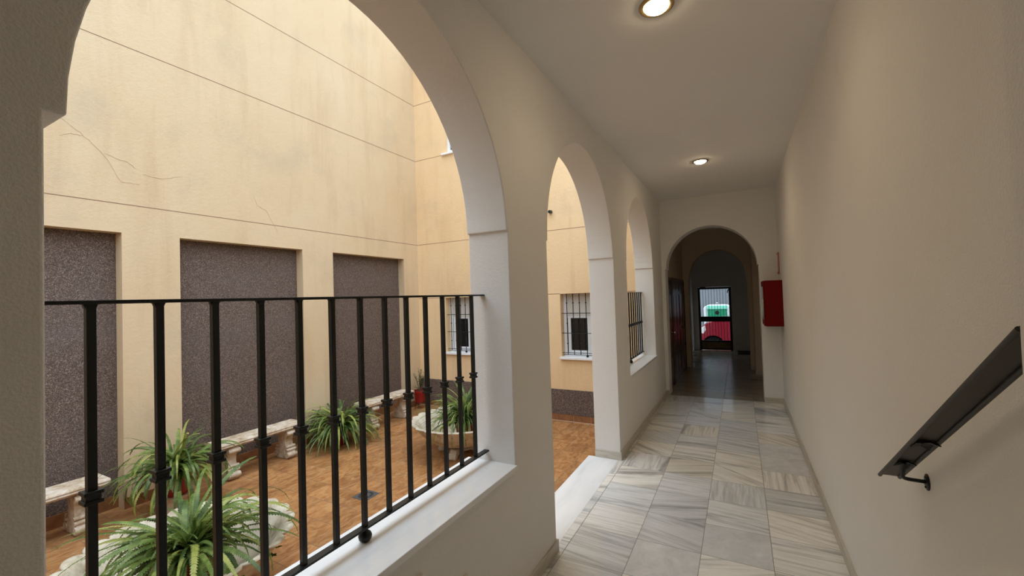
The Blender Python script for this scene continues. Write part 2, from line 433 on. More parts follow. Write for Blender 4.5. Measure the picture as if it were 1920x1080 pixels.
# ------------------------------------------------------------------ iron railings in the arches
def make_collar(bm, z):
    for (zz, hw, hh) in ((z + .010, .017, .0045), (z - .010, .017, .0045), (z, .0135, .011)):
        add_box(bm, -hw, hw, -hw, hw, zz - hh, zz + hh)
def railing(yc, label, group):
    t = thing('iron_railing', label, 'railing', (-1.285, yc, SILL), group=group)
    bm = B(); add_box(bm, -.015, .015, -.87, .885, .925 - .005, .925 + .004); obj('top_rail', bm, 'iron', t, .0015)
    bm = B(); add_box(bm, -.016, .016, -.87, .885, .049, .057); obj('bottom_rail', bm, 'iron', t, .0015)
    for i in range(13):
        y = (i - 6) * .1275
        bm = B(); add_box(bm, -.0085, .0085, -.0085, .0085, .055, .922)
        # welded fillets at the top
        add_prism(bm, [(-.0085, .921), (-.0085, .909), (-.0125, .919), (-.019, .921)], 'X', -.006, .006)
        add_prism(bm, [(.0085, .921), (.019, .921), (.0125, .919), (.0085, .909)], 'X', -.006, .006)
        b = obj('bar', bm, 'iron', t, .0015); b.location = (0, y, 0)
        bm = B(); make_collar(bm, .493); c = obj('collar', bm, 'iron', b, .002)
    bm = B(); add_lathe(bm, [(.010, .050), (.011, .043), (.013, .040), (.022, .032), (.0255, .022), (.023, .010), (.014, .001), (.004, 0)], 24); k = obj('ball_foot', bm, 'iron', t, smooth=True)
    return t
railing(1.150, 'black iron railing with collared bars on the near marble sill', 'railings in the window arches')
railing(5.606, 'black iron railing in the far window arch next to the end wall', 'railings in the window arches')

# ------------------------------------------------------------------ handrail on the right wall
hr = thing('handrail', 'dark steel handrail sloping up the right wall on a bent bracket', 'handrail', (.435, 1.922, .994))
def slope(v): return v  # local frame: Y towards the camera is negative, rising .645 per metre
bm = B()
len_y = -.90
prof = [(-.027, .0), (.027, .0), (.027, -.010), (.0235, -.010), (.0235, -.0035), (-.0235, -.0035), (-.0235, -.010), (-.027, -.010)]
A = [bm.verts.new((x, 0, z)) for x, z in prof]; C2 = [bm.verts.new((x, len_y, z - len_y * .648)) for x, z in prof]
bm.faces.new(A); bm.faces.new(C2[::-1])
for i in range(8): bm.faces.new((A[i], C2[i], C2[(i + 1) % 8], A[(i + 1) % 8]))
obj('rail', bm, 'iron_dull', hr, .0012)
for s in (-1, 1):
    bm = B(); add_tube(bm, [(s * .0265, 0, -.006), (s * .0265, len_y, -.006 - len_y * .648)], .0058, 10); obj('edge_bead', bm, 'iron_dull', hr, smooth=True)
br = B()
add_tube(br, [(.0, -.165, .100), (.0, -.150, .078), (.003, -.128, .044), (.010, -.116, .034), (.022, -.110, .030), (.070, -.105, .027)], .0058, 12)
brk = obj('bracket', br, 'iron', hr, smooth=True)
bm = B(); add_lathe(bm, [(.026, 0), (.026, .003), (.020, .0055), (.006, .006)], 28)
pl = obj('wall_plate_disc', bm, 'iron', brk, smooth=True); pl.name = 'mounting_disc'
pl.rotation_euler = (0, -PI / 2, 0); pl.location = (.0699, -.104, .026); pl.scale = (1.0, .8, 1)
for sz in (-.016, .016):
    bm = B(); add_lathe(bm, [(.0035, 0), (.0035, .002), (.002, .003)], 10); k = obj('screw', bm, 'iron_dull', brk, smooth=True)
    k.rotation_euler = (0, -PI / 2, 0); k.location = (.0645, -.104, .026 + sz)
def star(y, z, s):
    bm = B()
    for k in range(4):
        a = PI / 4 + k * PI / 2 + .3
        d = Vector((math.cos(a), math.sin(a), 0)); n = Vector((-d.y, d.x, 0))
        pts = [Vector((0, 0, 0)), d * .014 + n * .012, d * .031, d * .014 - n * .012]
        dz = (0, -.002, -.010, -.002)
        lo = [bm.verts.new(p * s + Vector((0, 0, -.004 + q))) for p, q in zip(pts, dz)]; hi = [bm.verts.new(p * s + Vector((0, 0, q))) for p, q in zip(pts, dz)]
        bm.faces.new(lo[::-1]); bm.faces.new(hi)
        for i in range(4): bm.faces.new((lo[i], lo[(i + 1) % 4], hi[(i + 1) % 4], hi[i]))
    o = obj('dark_star', bm, 'iron', hr); o.location = (0, y, z - .004); o.rotation_euler = (-math.atan(.648), 0, 0)
star(-.165, .165 * .648, .9); star(-.345, .345 * .648, 1.05)  # dark four-pointed shapes under the rail, one at the bracket

# ------------------------------------------------------------------ fire hose cabinet and sign
fc = thing('fire_hose_cabinet', 'red metal fire hose cabinet on the right wall by the end arch', 'fire cabinet', (.3905, 6.92, 1.155))
bm = B(); add_box(bm, -.095, .114, -.27, .27, 0, .62); obj('body', bm, 'redmetal', fc, .008)
bm = B(); add_box(bm, -.110, -.096, -.268, .268, .004, .616)
dr = obj('door', bm, 'redmetal', fc, .004)
bm = B(); add_box(bm, -.114, -.1105, -.215, .215, .09, .54); obj('glass_pane', bm, 'chrome', dr)['label'] = 'glossy pane of the cabinet door'
bm = B(); add_box(bm, -.124, -.110, -.262, -.24, .26, .36); obj('handle', bm, 'chrome', dr, .002)
sg = thing('wall_sign', 'flat red and white sign on the right wall above the fire cabinet', 'sign', (XR, 7.05, 1.87))
bm = B(); add_box(bm, -.018, 0, -.10, .10, 0, .30); obj('sign_board', bm, 'signred', sg, .001)
bm = B(); add_box(bm, -.0195, -.0181, -.075, .075, .03, .27); obj('sign_face', bm, 'signwhite', sg)

# ------------------------------------------------------------------ vestibules behind the end arch
VL = XL
def w(name, *a): return struct(box(name, *a))
w('vestibule_floor', -1.3, 1.2, YE + .02, 13.5, -.15, 0, 'dark_tiles')
w('vestibule_ceiling', -1.5, 1.2, YE + .29, 13.5, 3.0, 3.2, 'white_smooth')
w('vestibule_wall_left', VL - .25, VL, YE + .29, 10.08, 0, 3.0, 'warm')
w('vestibule_wall_right', .85, 1.1, YE + .29, 9.53, 0, 3.0, 'warm')
w('vestibule_wall_block', .227, 1.1, 9.53, 10.1, 0, 3.0, 'warm')
wv = box('vestibule_wall_arch', -1.5, 1.1, 10.08, 10.36, 0, 3.0, 'warm')
c = B(); add_prism(c, arch_profile(-.992, .150, -.2, 1.93, .017, .62), 'Y', 9.9, 10.6)
carve(wv, [c]); struct(wv, 'second round arch seen through the first')
w('far_wall_left', -1.45, -1.195, 10.36, 13.3, 0, 3.0, 'white')
w('far_wall_right', .75, 1.0, 10.36, 13.3, 0, 3.0, 'white')
wf = box('far_wall_gate', -1.5, 1.0, 13.14, 13.4, -.1, 3.2, 'white')
c = B(); add_box(c, -1.052, -.215, 13.0, 13.6, -.2, 1.775); carve(wf, [c]); struct(wf, 'street wall with the gate opening')
for (x0, x1, y0, y1) in ((-.985 - BT, -.985, 10.08, 10.3), (.15, .15 + BT, 10.08, 10.3)): pass
base('baseboard_vestibule', .215, .85, 9.53 - BT, 9.53)
base('baseboard_vestibule', .15, .227, 10.08 - BT, 10.08)
base('baseboard_vestibule', VL, -.992, 10.08 - BT, 10.08)

def wooden_door(n, y0, y1, leaves, knob):
    t = bpy.data.objects.new('door_%d' % n, None); COL.objects.link(t); t.location = (VL, y0, 0); t['kind'] = 'structure'
    t['label'] = 'dark varnished panelled wooden door in the vestibule'
    W = y1 - y0; H = 1.925
    bm = B(); add_box(bm, 0, .03, 0, .045, 0, H); add_box(bm, 0, .03, W - .045, W, 0, H); add_box(bm, 0, .03, .045, W - .045, H - .045, H); obj('door_frame', bm, 'wood', t, .003)
    lw = (W - .09) / leaves
    for i in range(leaves):
        a = .045 + i * lw
        bm = B(); add_box(bm, 0, .012, a + .002, a + lw - .002, .005, H - .047)
        leaf = obj('door_leaf', bm, 'wood', t)
        cols = 2 if lw > .6 else 1
        cw = (lw - .08) / cols
        bm = B()
        for ci in range(cols):
            for z0, z1 in ((.10, .50), (.58, .90), (.98, 1.62), (1.68, 1.80)):
                p0 = a + .05 + ci * cw; p1 = a + .03 + (ci + 1) * cw
                add_box(bm, .011, .021, p0, p1, z0, z1)
                add_box(bm, .020, .026, p0 + .03, p1 - .03, z0 + .03, z1 - .03)
        obj('raised_panels', bm, 'wood', leaf, .004)
    bm = B(); add_lathe(bm, [(.010, 0), (.010, .03), (.024, .036), (.028, .048), (.022, .060), (.004, .064)], 20)
    k = obj('door_knob', bm, 'chrome', t, smooth=True); k.rotation_euler = (0, PI / 2, 0); k.location = (.012, knob - y0, .945)
wooden_door(1, 7.56, 8.10, 1, 7.98)
wooden_door(2, 8.17, 10.02, 2, 9.22)

# mat
mt = box('doormat', -.10, .20, 12.45, 13.1, 0, .015, 'rubber', bevel=.004); tag(mt, 'black rubber doormat lying at the foot of the far wall beside the gate', 'doormat')

# gate
g = thing('entrance_gate', 'black iron street gate with glass and upright bars at the far end', 'gate', (-.6335, 13.16, 0))
gx0, gx1 = -.4185, .4185
bm = B()
add_box(bm, gx0, gx0 + .055, -.02, .02, 0, 1.77); add_box(bm, gx1 - .055, gx1, -.02, .02, 0, 1.77)
add_box(bm, gx0 + .055, gx1 - .055, -.02, .02, 1.715, 1.77); add_box(bm, gx0 + .055, gx1 - .055, -.02, .02, .01, .05)
obj('frame', bm, 'iron', g, .002)
bm = B(); add_box(bm, gx0 + .055, gx1 - .055, -.024, .024, .80, .945); obj('lock_rail', bm, 'iron', g, .002)
bm = B(); add_box(bm, gx0 + .055, gx1 - .055, -.02, .02, .235, .275); obj('lower_rail', bm, 'iron', g, .002)
bm = B(); add_box(bm, gx0 + .055, gx1 - .055, -.010, .010, .05, .235); obj('kick_panel', bm, 'kick', g)['label'] = 'panel at the foot of the gate, floor reflection put into its colour'
for i in range(9):
    x = gx0 + .055 + (i + 1) * (gx1 - gx0 - .11) / 10
    bm = B(); add_box(bm, x - .0045, x + .0045, -.014, -.005, .275, 1.716); obj('bar', bm, 'iron', g)
bm = B(); add_box(bm, gx0 + .055, gx1 - .055, .001, .004, .945, 1.715); obj('glass_pane', bm, 'glass', g)
bm = B(); add_box(bm, gx0 + .055, gx1 - .055, .001, .004, .275, .80); obj('glass_pane', bm, 'glass', g)
bm = B(); add_box(bm, gx0 + .06, gx0 + .20, -.05, -.021, 1.735, 1.785); obj('door_closer', bm, 'iron', g, .004)
bm = B(); add_tube(bm, [(gx1 - .09, -.03, 1.60), (gx1 - .06, -.035, 1.70)], .012, 8); obj('hinge_arm', bm, 'iron', g)

# ------------------------------------------------------------------ street
w('street_ground', -8, 8, 13.4, 30, -.65, -.47, 'road')
w('street_step', -1.6, 1.2, 13.4, 13.75, -.47, -.14, 'concrete')
w('street_wall', -8, 8, 21, 21.4, -.5, 9, 'greywall')
w('street_wall_band', -8, 8, 20.9, 21, 2.05, 2.35, 'concrete')

def red_car():
    t = thing('car', 'red car parked in the street behind the gate', 'car', (-.27, 15.6, -.47))
    # side profile along X (front to the left), z up
    body = [(-1.18, .30), (-1.20, .48), (-1.10, .66), (-.85, .76), (-.25, .86), (.05, .90), (2.6, .93), (2.75, .70), (2.78, .30), (2.3, .24)]
    body = [(x if x > -.6 else -.6 + (x + .6) * .68, z) for x, z in body]
    body = [(x, .25 + (z - .25) * 1.58 if z > .25 else z) for x, z in body]
    K = lambda z: .25 + (z - .25) * 1.58
    pts = body + [(2.25, .24)] + [(1.95 + .34 * math.cos(a), .30 + .34 * math.sin(a)) for a in [PI * i / 12 for i in range(13)]] + [(1.6, .22), (-.2, .22)] + [(-.56 + .34 * math.cos(a), .30 + .34 * math.sin(a)) for a in [PI * i / 12 for i in range(13)]] + [(-1.0, .24)]
    bm = B(); add_prism(bm, pts, 'Y', 0, 1.6); obj('body', bm, 'carred', t, .03, seg=3)
    bm = B(); add_prism(bm, [(.05, K(.90)), (.55, 1.62), (.9, 1.70), (2.0, 1.68), (2.5, K(.93))], 'Y', .14, 1.46); cab = obj('cabin', bm, 'carred', t, .04, seg=3)
    bm = B(); add_prism(bm, [(.22, K(.94)), (.62, 1.57), (1.1, 1.62), (1.1, K(.94))], 'Y', .128, .14); add_prism(bm, [(1.16, K(.94)), (1.16, 1.62), (1.95, 1.61), (2.3, K(.95))], 'Y', .128, .14); obj('side_window', bm, 'carglass', cab)
    bm = B(); add_box(bm, -.30, .9, .13, 1.47, K(.855), K(.885)); obj('windscreen_cowl', bm, 'carglass', t, .01)
    bm = B(); add_box(bm, -.95, 2.4, .24, 1.4, .16, .70); obj('chassis', bm, 'tyre', t)
    for cx in (-.56, 1.95):
        bm = B(); add_lathe(bm, [(.16, -.02), (.29, -.02), (.30, .0), (.30, .18), (.29, .2), (.1, .2)], 28); k = obj('wheel', bm, 'tyre', t, smooth=True); k.rotation_euler = (PI / 2, 0, 0); k.location = (cx, .22, .30)
        bm = B(); add_lathe(bm, [(.02, .03), (.12, .02), (.13, .0), (.13, -.02)], 20); h = obj('hubcap', bm, 'tyre', k, smooth=True)
    bm = B(); add_prism(bm, [(-.995, K(.56)), (-.955, K(.65)), (-.80, K(.715)), (-.78, K(.62)), (-.86, K(.54))], 'Y', -.008, .2); obj('headlight', bm, 'signwhite', t, .01)
    bm = B(); add_box(bm, .12, .26, -.14, .03, K(.88), K(.96)); obj('wing_mirror', bm, 'carred', t, .02)
    bm = B(); add_box(bm, -.02, .75, -.006, .0, K(.80), K(.82)); obj('trim_strip', bm, 'whitebin', t)
    return t
red_car()
rc = thing('recycling_container', 'green container with white arched sides standing behind the red car', 'container', (-.815, 18.6, -.47))
arch = lambda xo, xi, H, r: None
def roundtop(w_, h_, r_, n=8):
    p = [(-w_, 0), (w_, 0), (w_, h_ - r_)]
    p += [(w_ - r_ + r_ * math.cos(a), h_ - r_ + r_ * .8 * math.sin(a)) for a in [PI / 2 * i / n for i in range(1, n + 1)]]
    p += [(-w_ + r_ - r_ * math.sin(a), h_ - r_ + r_ * .8 * math.cos(a)) for a in [PI / 2 * i / n for i in range(0, n)]]
    p += [(-w_, h_ - r_)]
    return p
bm = B(); add_prism(bm, roundtop(.50, 1.62, .22), 'Y', .05, 1.0); obj('shell', bm, 'whitebin', rc, .02)
bm = B(); add_box(bm, -.35, .35, -.02, .06, 0, 1.40); obj('front_body', bm, 'greenbin', rc, .015)
bm = B(); add_box(bm, -.37, .37, -.05, .06, 1.405, 1.56); obj('lid', bm, 'mintbin', rc, .02)
bm = B(); add_lathe(bm, [(.075, 0), (.075, .02), (.05, .03)], 20); k = obj('slot', bm, 'rubber', rc); k.rotation_euler = (PI / 2, 0, 0); k.location = (0, -.02, 1.28)
bm = B(); add_tube(bm, [(-.03, .3, 1.60), (-.03, .3, 1.66), (.03, .3, 1.66), (.03, .3, 1.60)], .012, 8); obj('lifting_eye', bm, 'chrome', rc)

# ------------------------------------------------------------------ courtyard shell
w('courtyard_floor', XP - .4, XO, -2.5, YW + .2, ZF - .2, ZF, 'terracotta')
PAN = [(.39, 1.927), (2.443, 3.982), (4.506, 6.10)]
PT = 2.452
wp = box('wall_courtyard', XP - .5, XP, -2.5, YW + .4, ZF - .2, ZT, 'stucco')
cuts = []
for y0, y1 in [(-1.67, -.13)] + PAN:
    c = B(); add_box(c, XP - .148, XP + .2, y0, y1, ZF - .3, PT); cuts.append(c)
carve(wp, cuts); struct(wp, 'tall cream courtyard wall with recessed dark panels')
for y0, y1 in [(-1.67, -.13)] + PAN:
    o = box('dark_panel', XP - .149, XP - .143, y0 + .0005, y1 - .0005, ZF, PT - .0005, 'granulate', wp); o['label'] = 'dark speckled recessed panel'
    box('skirting', XP - .143, XP - .131, y0 + .0005, y1 - .0005, ZF, ZF + .125, 'skirting_brown', wp)
for y0, y1 in ((-.13, .39), (1.927, 2.443), (3.982, 4.506), (6.10, YW)):
    box('skirting', XP, XP + .012, y0, y1, ZF, ZF + .11, 'skirting_brown', wp)
for z in (2.751, 4.43, 5.55):
    box('joint_line', XP - .002, XP + .0012, -2.5, YW, z - .004, z + .004, 'joint', wp)
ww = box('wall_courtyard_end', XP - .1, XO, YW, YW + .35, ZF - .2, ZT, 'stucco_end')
WIN = [(-4.949, -4.06, .655, 1.69), (-2.606, -1.72, .655, 1.69), (-4.83, -3.95, 4.45, 5.6)]
cuts = []
for x0, x1, z0, z1 in WIN:
    c = B(); add_box(c, x0, x1, YW - .2, YW + .2, z0, z1); cuts.append(c)
carve(ww, cuts); struct(ww, 'cream courtyard end wall with barred windows')
for z in (2.751, 4.43, 5.55):
    for x0, x1 in (((XP, XO),) if z != 5.55 else ((XP, -4.83), (-3.95, XO))):
        box('joint_line', x0, x1, YW - .0012, YW + .002, z - .004, z + .004, 'joint', ww)
for x0, x1 in ((XP, -4.949), (-4.06, -2.606), (-1.72, XO)): box('joint_line', x0, x1, YW - .0012, YW + .002, 1.688, 1.696, 'joint', ww)
box('plinth', XP, XO, YW - .014, YW + .001, ZF + .105, .125, 'granulate', ww)['label'] = 'dark speckled plinth band'
box('skirting_grout', XP, XO, YW - .017, YW, ZF, ZF + .104, 'plate', ww)
box('floor_grout', XP, XO, YW - .0255, YW - .0205, ZF - .001, ZF + .003, 'plate', ww)
x = -2.146
while x > XP: x -= .288
while x < XO:
    a = max(x + .0015, XP); b_ = min(x + .288 - .0015, XO)
    box('skirting_tile', a, b_, YW - .020, YW, ZF, ZF + .104, 'skirting_brown', ww); x += .288
w('wall_courtyard_near', XP - .4, XO, -2.9, -2.5, ZF - .2, 3.42, 'stucco')
# hairline cracks in the render of the panel wall
def crack(pts):
    bm = B()
    P = [Vector((XP + .0008, y, z)) for y, z in pts]
    fine = []
    for a, b in zip(P, P[1:]):
        for i in range(6):
            f = i / 6; q = a.lerp(b, f); q.z += random.uniform(-.006, .006); q.y += random.uniform(-.006, .006); fine.append(q)
    fine.append(P[-1])
    add_tube(bm, fine, [.0012 + .0016 * math.sin(PI * i / (len(fine) - 1)) for i in range(len(fine))], 4)
    obj('hairline_crack', bm, 'crack', wp)
crack([(1.48, 3.50), (1.62, 3.40), (1.80, 3.22), (1.93, 2.98), (2.08, 2.99)])
crack([(1.80, 3.24), (1.98, 3.20), (2.05, 3.15)])
crack([(2.10, 3.10), (2.28, 3.10), (2.48, 3.17)])
crack([(3.28, 3.12), (3.34, 2.98), (3.46, 2.93), (3.62, 2.66)])
crack([(1.48, 3.33), (1.56, 3.37), (1.64, 3.37)])

# windows
def window(n, x0, x1, z0, z1, grille, upper=False):
    t = bpy.data.objects.new('window_%d' % n, None); COL.objects.link(t); t.location = (x0, YW, z0); t['kind'] = 'structure'
    t['label'] = 'white framed window in the cream end wall'
    W, H = x1 - x0, z1 - z0; D = .17 if not upper else .07
    bm = B(); add_box(bm, 0, W, D, D + .03, 0, H)
    obj('dark_backing', bm, 'dark', t)
    f = .055
    bm = B()
    for a in ((0, f, 0, H), (W - f, W, 0, H), (f, W - f, 0, f * 1.1)): add_box(bm, a[0] + .0005, a[1] - .0005, D - .035, D, a[2] + .0005, a[3] - .0005)
    obj('window_frame', bm, 'pvc', t, .002)
    zs = H * .35 if upper else H * .635
    bm = B(); k = 0; z = H - .002
    while z > zs:
        zz = max(z - .040, zs); add_box(bm, f + .002, W - f - .002, D - .016, D - .010, zz + .004, z); add_box(bm, f + .002, W - f - .002, D - .011, D - .006, zz, zz + .004); z = zz
    obj('roller_shutter', bm, 'shutter' if not upper else 'pvc', t)
    bm = B(); add_box(bm, f + .002, W - f - .002, D - .022, D - .004, zs - .03, zs); obj('shutter_end_bar', bm, 'pvc', t, .002)
    if not upper:
        bm = B()
        add_box(bm, f + .01, f + .06, D - .02, D - .001, .06, zs - .03)
        add_box(bm, .40, W - f - .01, D - .02, D - .001, .06, zs - .03)
        add_box(bm, f + .06, .40, D - .02, D - .001, .06, .095)
        obj('sash', bm, 'pvc', t, .003)
        bm = B(); add_box(bm, f + .062, .398, D - .008, D - .002, .095, zs - .03); obj('dark_room_sheet', bm, 'roomshade', t)  # dark sheet standing in for the unlit room behind the open sash
    bm = B(); add_box(bm, -.022 if not upper else -.1, W + .022, -.05, D - .03, -.035, .003); obj('window_sill', bm, 'sill', t, .003)
    if grille:
        gt = thing('window_grille', grille, 'window grille', (x0, YW + .045, z0), group='iron grilles over the courtyard windows')
        for z in (.065, .385, .710):
            bm = B(); add_tube(bm, [(0.001, 0, z), (W - .001, 0, z)], .0055, 8); obj('cross_bar', bm, 'iron', gt)
        bm = B(); add_tube(bm, [(.001, 0, .035), (W - .001, 0, .035)], .005, 8); obj('cross_bar', bm, 'iron', gt)
        nb = 8; i = 0; x = .097
        while x < W - .03:
            bm = B(); add_tube(bm, [(x, -.008, .035), (x, -.008, H - .002)], .007, 8)
            b = obj('bar', bm, 'iron', gt)
            for z in (.218, .548, .880):
                bm = B(); add_lathe(bm, [(.007, -.012), (.0125, -.006), (.0135, 0), (.0125, .006), (.007, .012)], 10, (x, -.008, z)); obj('collar', bm, 'iron', b, smooth=True)
            x += .109
        bm = B(); add_lathe(bm, [(.006, .045), (.008, .034), (.020, .026), (.022, .014), (.014, .003), (.004, .003)], 14, (.097 + 3 * .109, -.008, 0)); obj('ball_foot', bm, 'iron', gt, smooth=True)
window(1, *WIN[0], grille='black iron grille over the ground floor window left of the pillar, seen behind the railing')
window(2, *WIN[1], grille='black iron grille over the ground floor window seen through the doorway arch')
window(3, *WIN[2], grille=None, upper=True)

# pipe stub
pp = thing('overflow_pipe', 'short grey overflow pipe sticking out of the cream end wall', 'pipe', (-2.715, YW, 3.06))
bm = B(); add_tube(bm, [(0, .01, 0), (0, -.07, -.008)], .028, 16, cap=True); obj('pipe', bm, 'iron_dull', pp, smooth=True)
bm = B(); add_lathe(bm, [(.023, 0), (.023, .004)], 16); k = obj('opening', bm, 'dark', pp); k.rotation_euler = (PI / 2, 0, 0); k.location = (0, -.068, -.008)

# drain
dn = thing('floor_drain', 'square grey metal floor drain set in the terracotta tiles', 'drain', (-3.548, 3.197, ZF))
bm = B(); add_box(bm, -.10, .10, -.10, .10, 0, .004); obj('plate', bm, simple('zinc', (.20, .21, .22), .35, .7), dn, .001)
bm = B(); add_lathe(bm, [(.018, .004), (.018, .0065), (.003, .0065)], 16); obj('centre_cap', bm, simple('pale_metal', (.55, .55, .54), .3, .6), dn)
bm = B()
for i in range(18):
    a = 2 * PI * i / 18
    add_box(bm, .050, .078, -.0055, .0055, .0041, .0052, Matrix.Rotation(a, 4, 'Z'))
obj('drain_slots', bm, 'dark', dn)

# ------------------------------------------------------------------ stone benches
def make_bench(label):
    t = thing('stone_bench', label, 'bench', (0, 0, ZF), group='stone benches along the panel wall')
    Lh, D = .54, .155
    bm = B()
    prof = [(-D, .425), (-D + .01, .418), (-D - .0, .40), (-D + .02, .392), (-D + .035, .375), (D - .035, .375), (D - .02, .392), (D, .40), (D - .01, .418), (D, .425), (D - .012, .445), (-D + .012, .445)]
    add_prism(bm, prof, 'Y', -Lh, Lh)
    obj('seat', bm, 'stone', t, .006)
    for s in (-1, 1):
        bm = B()
        half = [(.125, .375), (.135, .345), (.128, .315), (.100, .298), (.078, .27), (.072, .22), (.085, .16), (.112, .11), (.130, .07), (.128, .035), (.115, .0)]
        pts = half + [(-x, z) for x, z in half[::-1]]
        add_prism(bm, pts, 'Y', s * .36 - .055, s * .36 + .055)
        lg = obj('leg', bm, 'stone', t, .010)
        for q, (zz, r, xx) in enumerate(((.335, .030, .122), (.055, .034, .118), (.155, .018, .096), (.115, .020, .108))):
            for e in (-1, 1):
                bm = B(); add_tube(bm, [(e * xx, s * .36 - .066, zz), (e * xx, s * .36 + .066, zz)], r, 14)
                obj('scroll', bm, 'stone', lg, smooth=True)
    return t
b0 = make_bench('weathered stone bench on scroll legs at the middle dark panel')
b0.location = (-5.43, 3.19, ZF)
dup(b0, (-5.46, 1.19, ZF), label='weathered stone bench at the leftmost dark panel, cut by the near pillar')
dup(b0, (-5.30, 5.25, ZF), label='weathered stone bench at the farthest dark panel, before the corner')

# ------------------------------------------------------------------ shell basins
def make_basin(label, loc, rot, R):
    t = thing('stone_basin', label, 'basin', (loc[0], loc[1], ZF), rot, group='scalloped stone basins in the courtyard')
    n = 22 * 10; sc = 22
    prof = [(.10, .12, 0), (.22, .135, .05), (.36, .18, .15), (.47, .26, .35), (.535, .34, .7), (.575, .40, 1.1), (.606, .430, 1.2), (.622, .440, 1.25), (.616, .452, 1.25), (.592, .452, .95), (.562, .425, .55), (.525, .375, .3), (.47, .295, .15), (.38, .22, .05), (.25, .175, .02), (.05, .165, 0)]
    bm = B(); rings = []
    for r, z, am in prof:
        ring = []
        for k in range(n):
            th = 2 * PI * k / n
            s_ = abs(math.cos(sc * th / 2)) ** .6
            dr = (s_ - .55) * .040 * am * (1 if z < .464 and r > .4 and z > .3 else .45)
            dz = (s_ - .5) * .012 * am
            rr = (r + dr) * R / .6
            ring.append(bm.verts.new((rr * math.cos(th), rr * math.sin(th), z + dz)))
        rings.append(ring)
    for a, b in zip(rings, rings[1:]):
        for k in range(n): bm.faces.new((a[k], a[(k + 1) % n], b[(k + 1) % n], b[k]))
    bm.faces.new(rings[0][::-1]); bm.faces.new(rings[-1])
    obj('bowl', bm, 'basin', t, smooth=True, angle=70)
    bm = B(); add_lathe(bm, [(.15, .06), (.16, .08), (.12, .095), (.12, .11), (.15, .125), (.17, .132)], 28); obj('stem', bm, 'basin', t, smooth=True)
    for k in range(4):
        a = PI / 4 + k * PI / 2
        bm = B()
        add_prism(bm, [(.04, .115), (.20, .125), (.27, .115), (.30, .085), (.32, .06), (.34, .03), (.33, .0), (.27, .0), (.245, .03), (.20, .045), (.12, .055), (.04, .06)], 'Y', -.05, .05)
        add_tube(bm, [(.315, -.056, .033), (.315, .056, .033)], .033, 14)
        add_tube(bm, [(.24, -.054, .09), (.24, .054, .09)], .032, 14)
        f = obj('foot', bm, 'basin', t, .008); f.rotation_euler = (0, 0, a)
    return t
make_basin('large scalloped white stone basin in the foreground under the near ferns', (-3.354, 1.47), .2, .615)
make_basin('scalloped white stone basin farther back beside the pillar, on scroll feet', (-3.335, 4.67), .95, .64)

# ------------------------------------------------------------------ plants
def frond_curve(rng, az, Lf, el, droop):
    """points of an arching frond"""
    pts = []; p = Vector((0, 0, 0)); n = 14
    e = el
    for i in range(n + 1):
        pts.append(p.copy())
        d = Vector((math.cos(az) * math.cos(e), math.sin(az) * math.cos(e), math.sin(e)))
        p = p + d * Lf / n
        e -= droop / n * (0.5 + 1.2 * i / n)
        az += rng.uniform(-.04, .04)
    return pts
def sample(pts, t):
    f = t * (len(pts) - 1); i = min(int(f), len(pts) - 2); return pts[i].lerp(pts[i + 1], f - i), (pts[i + 1] - pts[i]).normalized()
def foliage_fern(bm, rng, nf, Lmin, Lmax, wid, floor_z=None, pinnae=26, elr=(.5, 1.35), droop=(1.4, 2.6), azr=(0, 2 * PI)):
    for _ in range(nf):
        az = rng.uniform(*azr); Lf = rng.uniform(Lmin, Lmax); el = rng.uniform(*elr)
        pts = frond_curve(rng, az, Lf, el, rng.uniform(*droop))
        if floor_z is not None:
            for p in pts: p.z = max(p.z, floor_z)
        base_ = Vector((rng.uniform(-.05, .05), rng.uniform(-.05, .05), 0))
        roll = rng.uniform(-.5, .5)
        wd = wid * rng.uniform(.7, 1.2)
        mi = rng.choice((0, 0, 0, 1, 1, 2)); n0 = len(bm.faces)
        for k in range(pinnae):
            t = .12 + .87 * k / (pinnae - 1)
            p, d = sample(pts, t); p = p + base_
            side = d.cross(Vector((0, 0, 1)))
            if side.length < .01: side = Vector((1, 0, 0))
            side.normalize(); up = side.cross(d).normalized()
            side = (side * math.cos(roll) + up * math.sin(roll)).normalized()
            ww_ = wd * (min(1, t * 3.2) * (1 - t) ** .45 + .12)
            step = Lf / pinnae * .5
            for s in (-1, 1):
                tip = p + side * s * ww_ + d * step * 1.2 - up * ww_ * .22
                a = p - d * step * .8; b = p + d * step * .8
                c1 = p + side * s * ww_ * .55 + d * step * 1.5; c0 = p + side * s * ww_ * .55 - d * step * .4
                bm.faces.new([bm.verts.new(v) for v in (a, c0, tip, c1, b)])
        # rachis
        for k in range(12):
            p, d = sample(pts, k / 12); q, _d = sample(pts, (k + 1) / 12); p = p + base_; q = q + base_
            sd = d.cross(Vector((0, 0, 1))); sd = sd.normalized() * .0016 if sd.length > .01 else Vector((.0016, 0, 0))
            bm.faces.new([bm.verts.new(v) for v in (p - sd, p + sd, q + sd, q - sd)])
        bm.faces.ensure_lookup_table()
        for q in range(n0, len(bm.faces)): bm.faces[q].material_index = mi
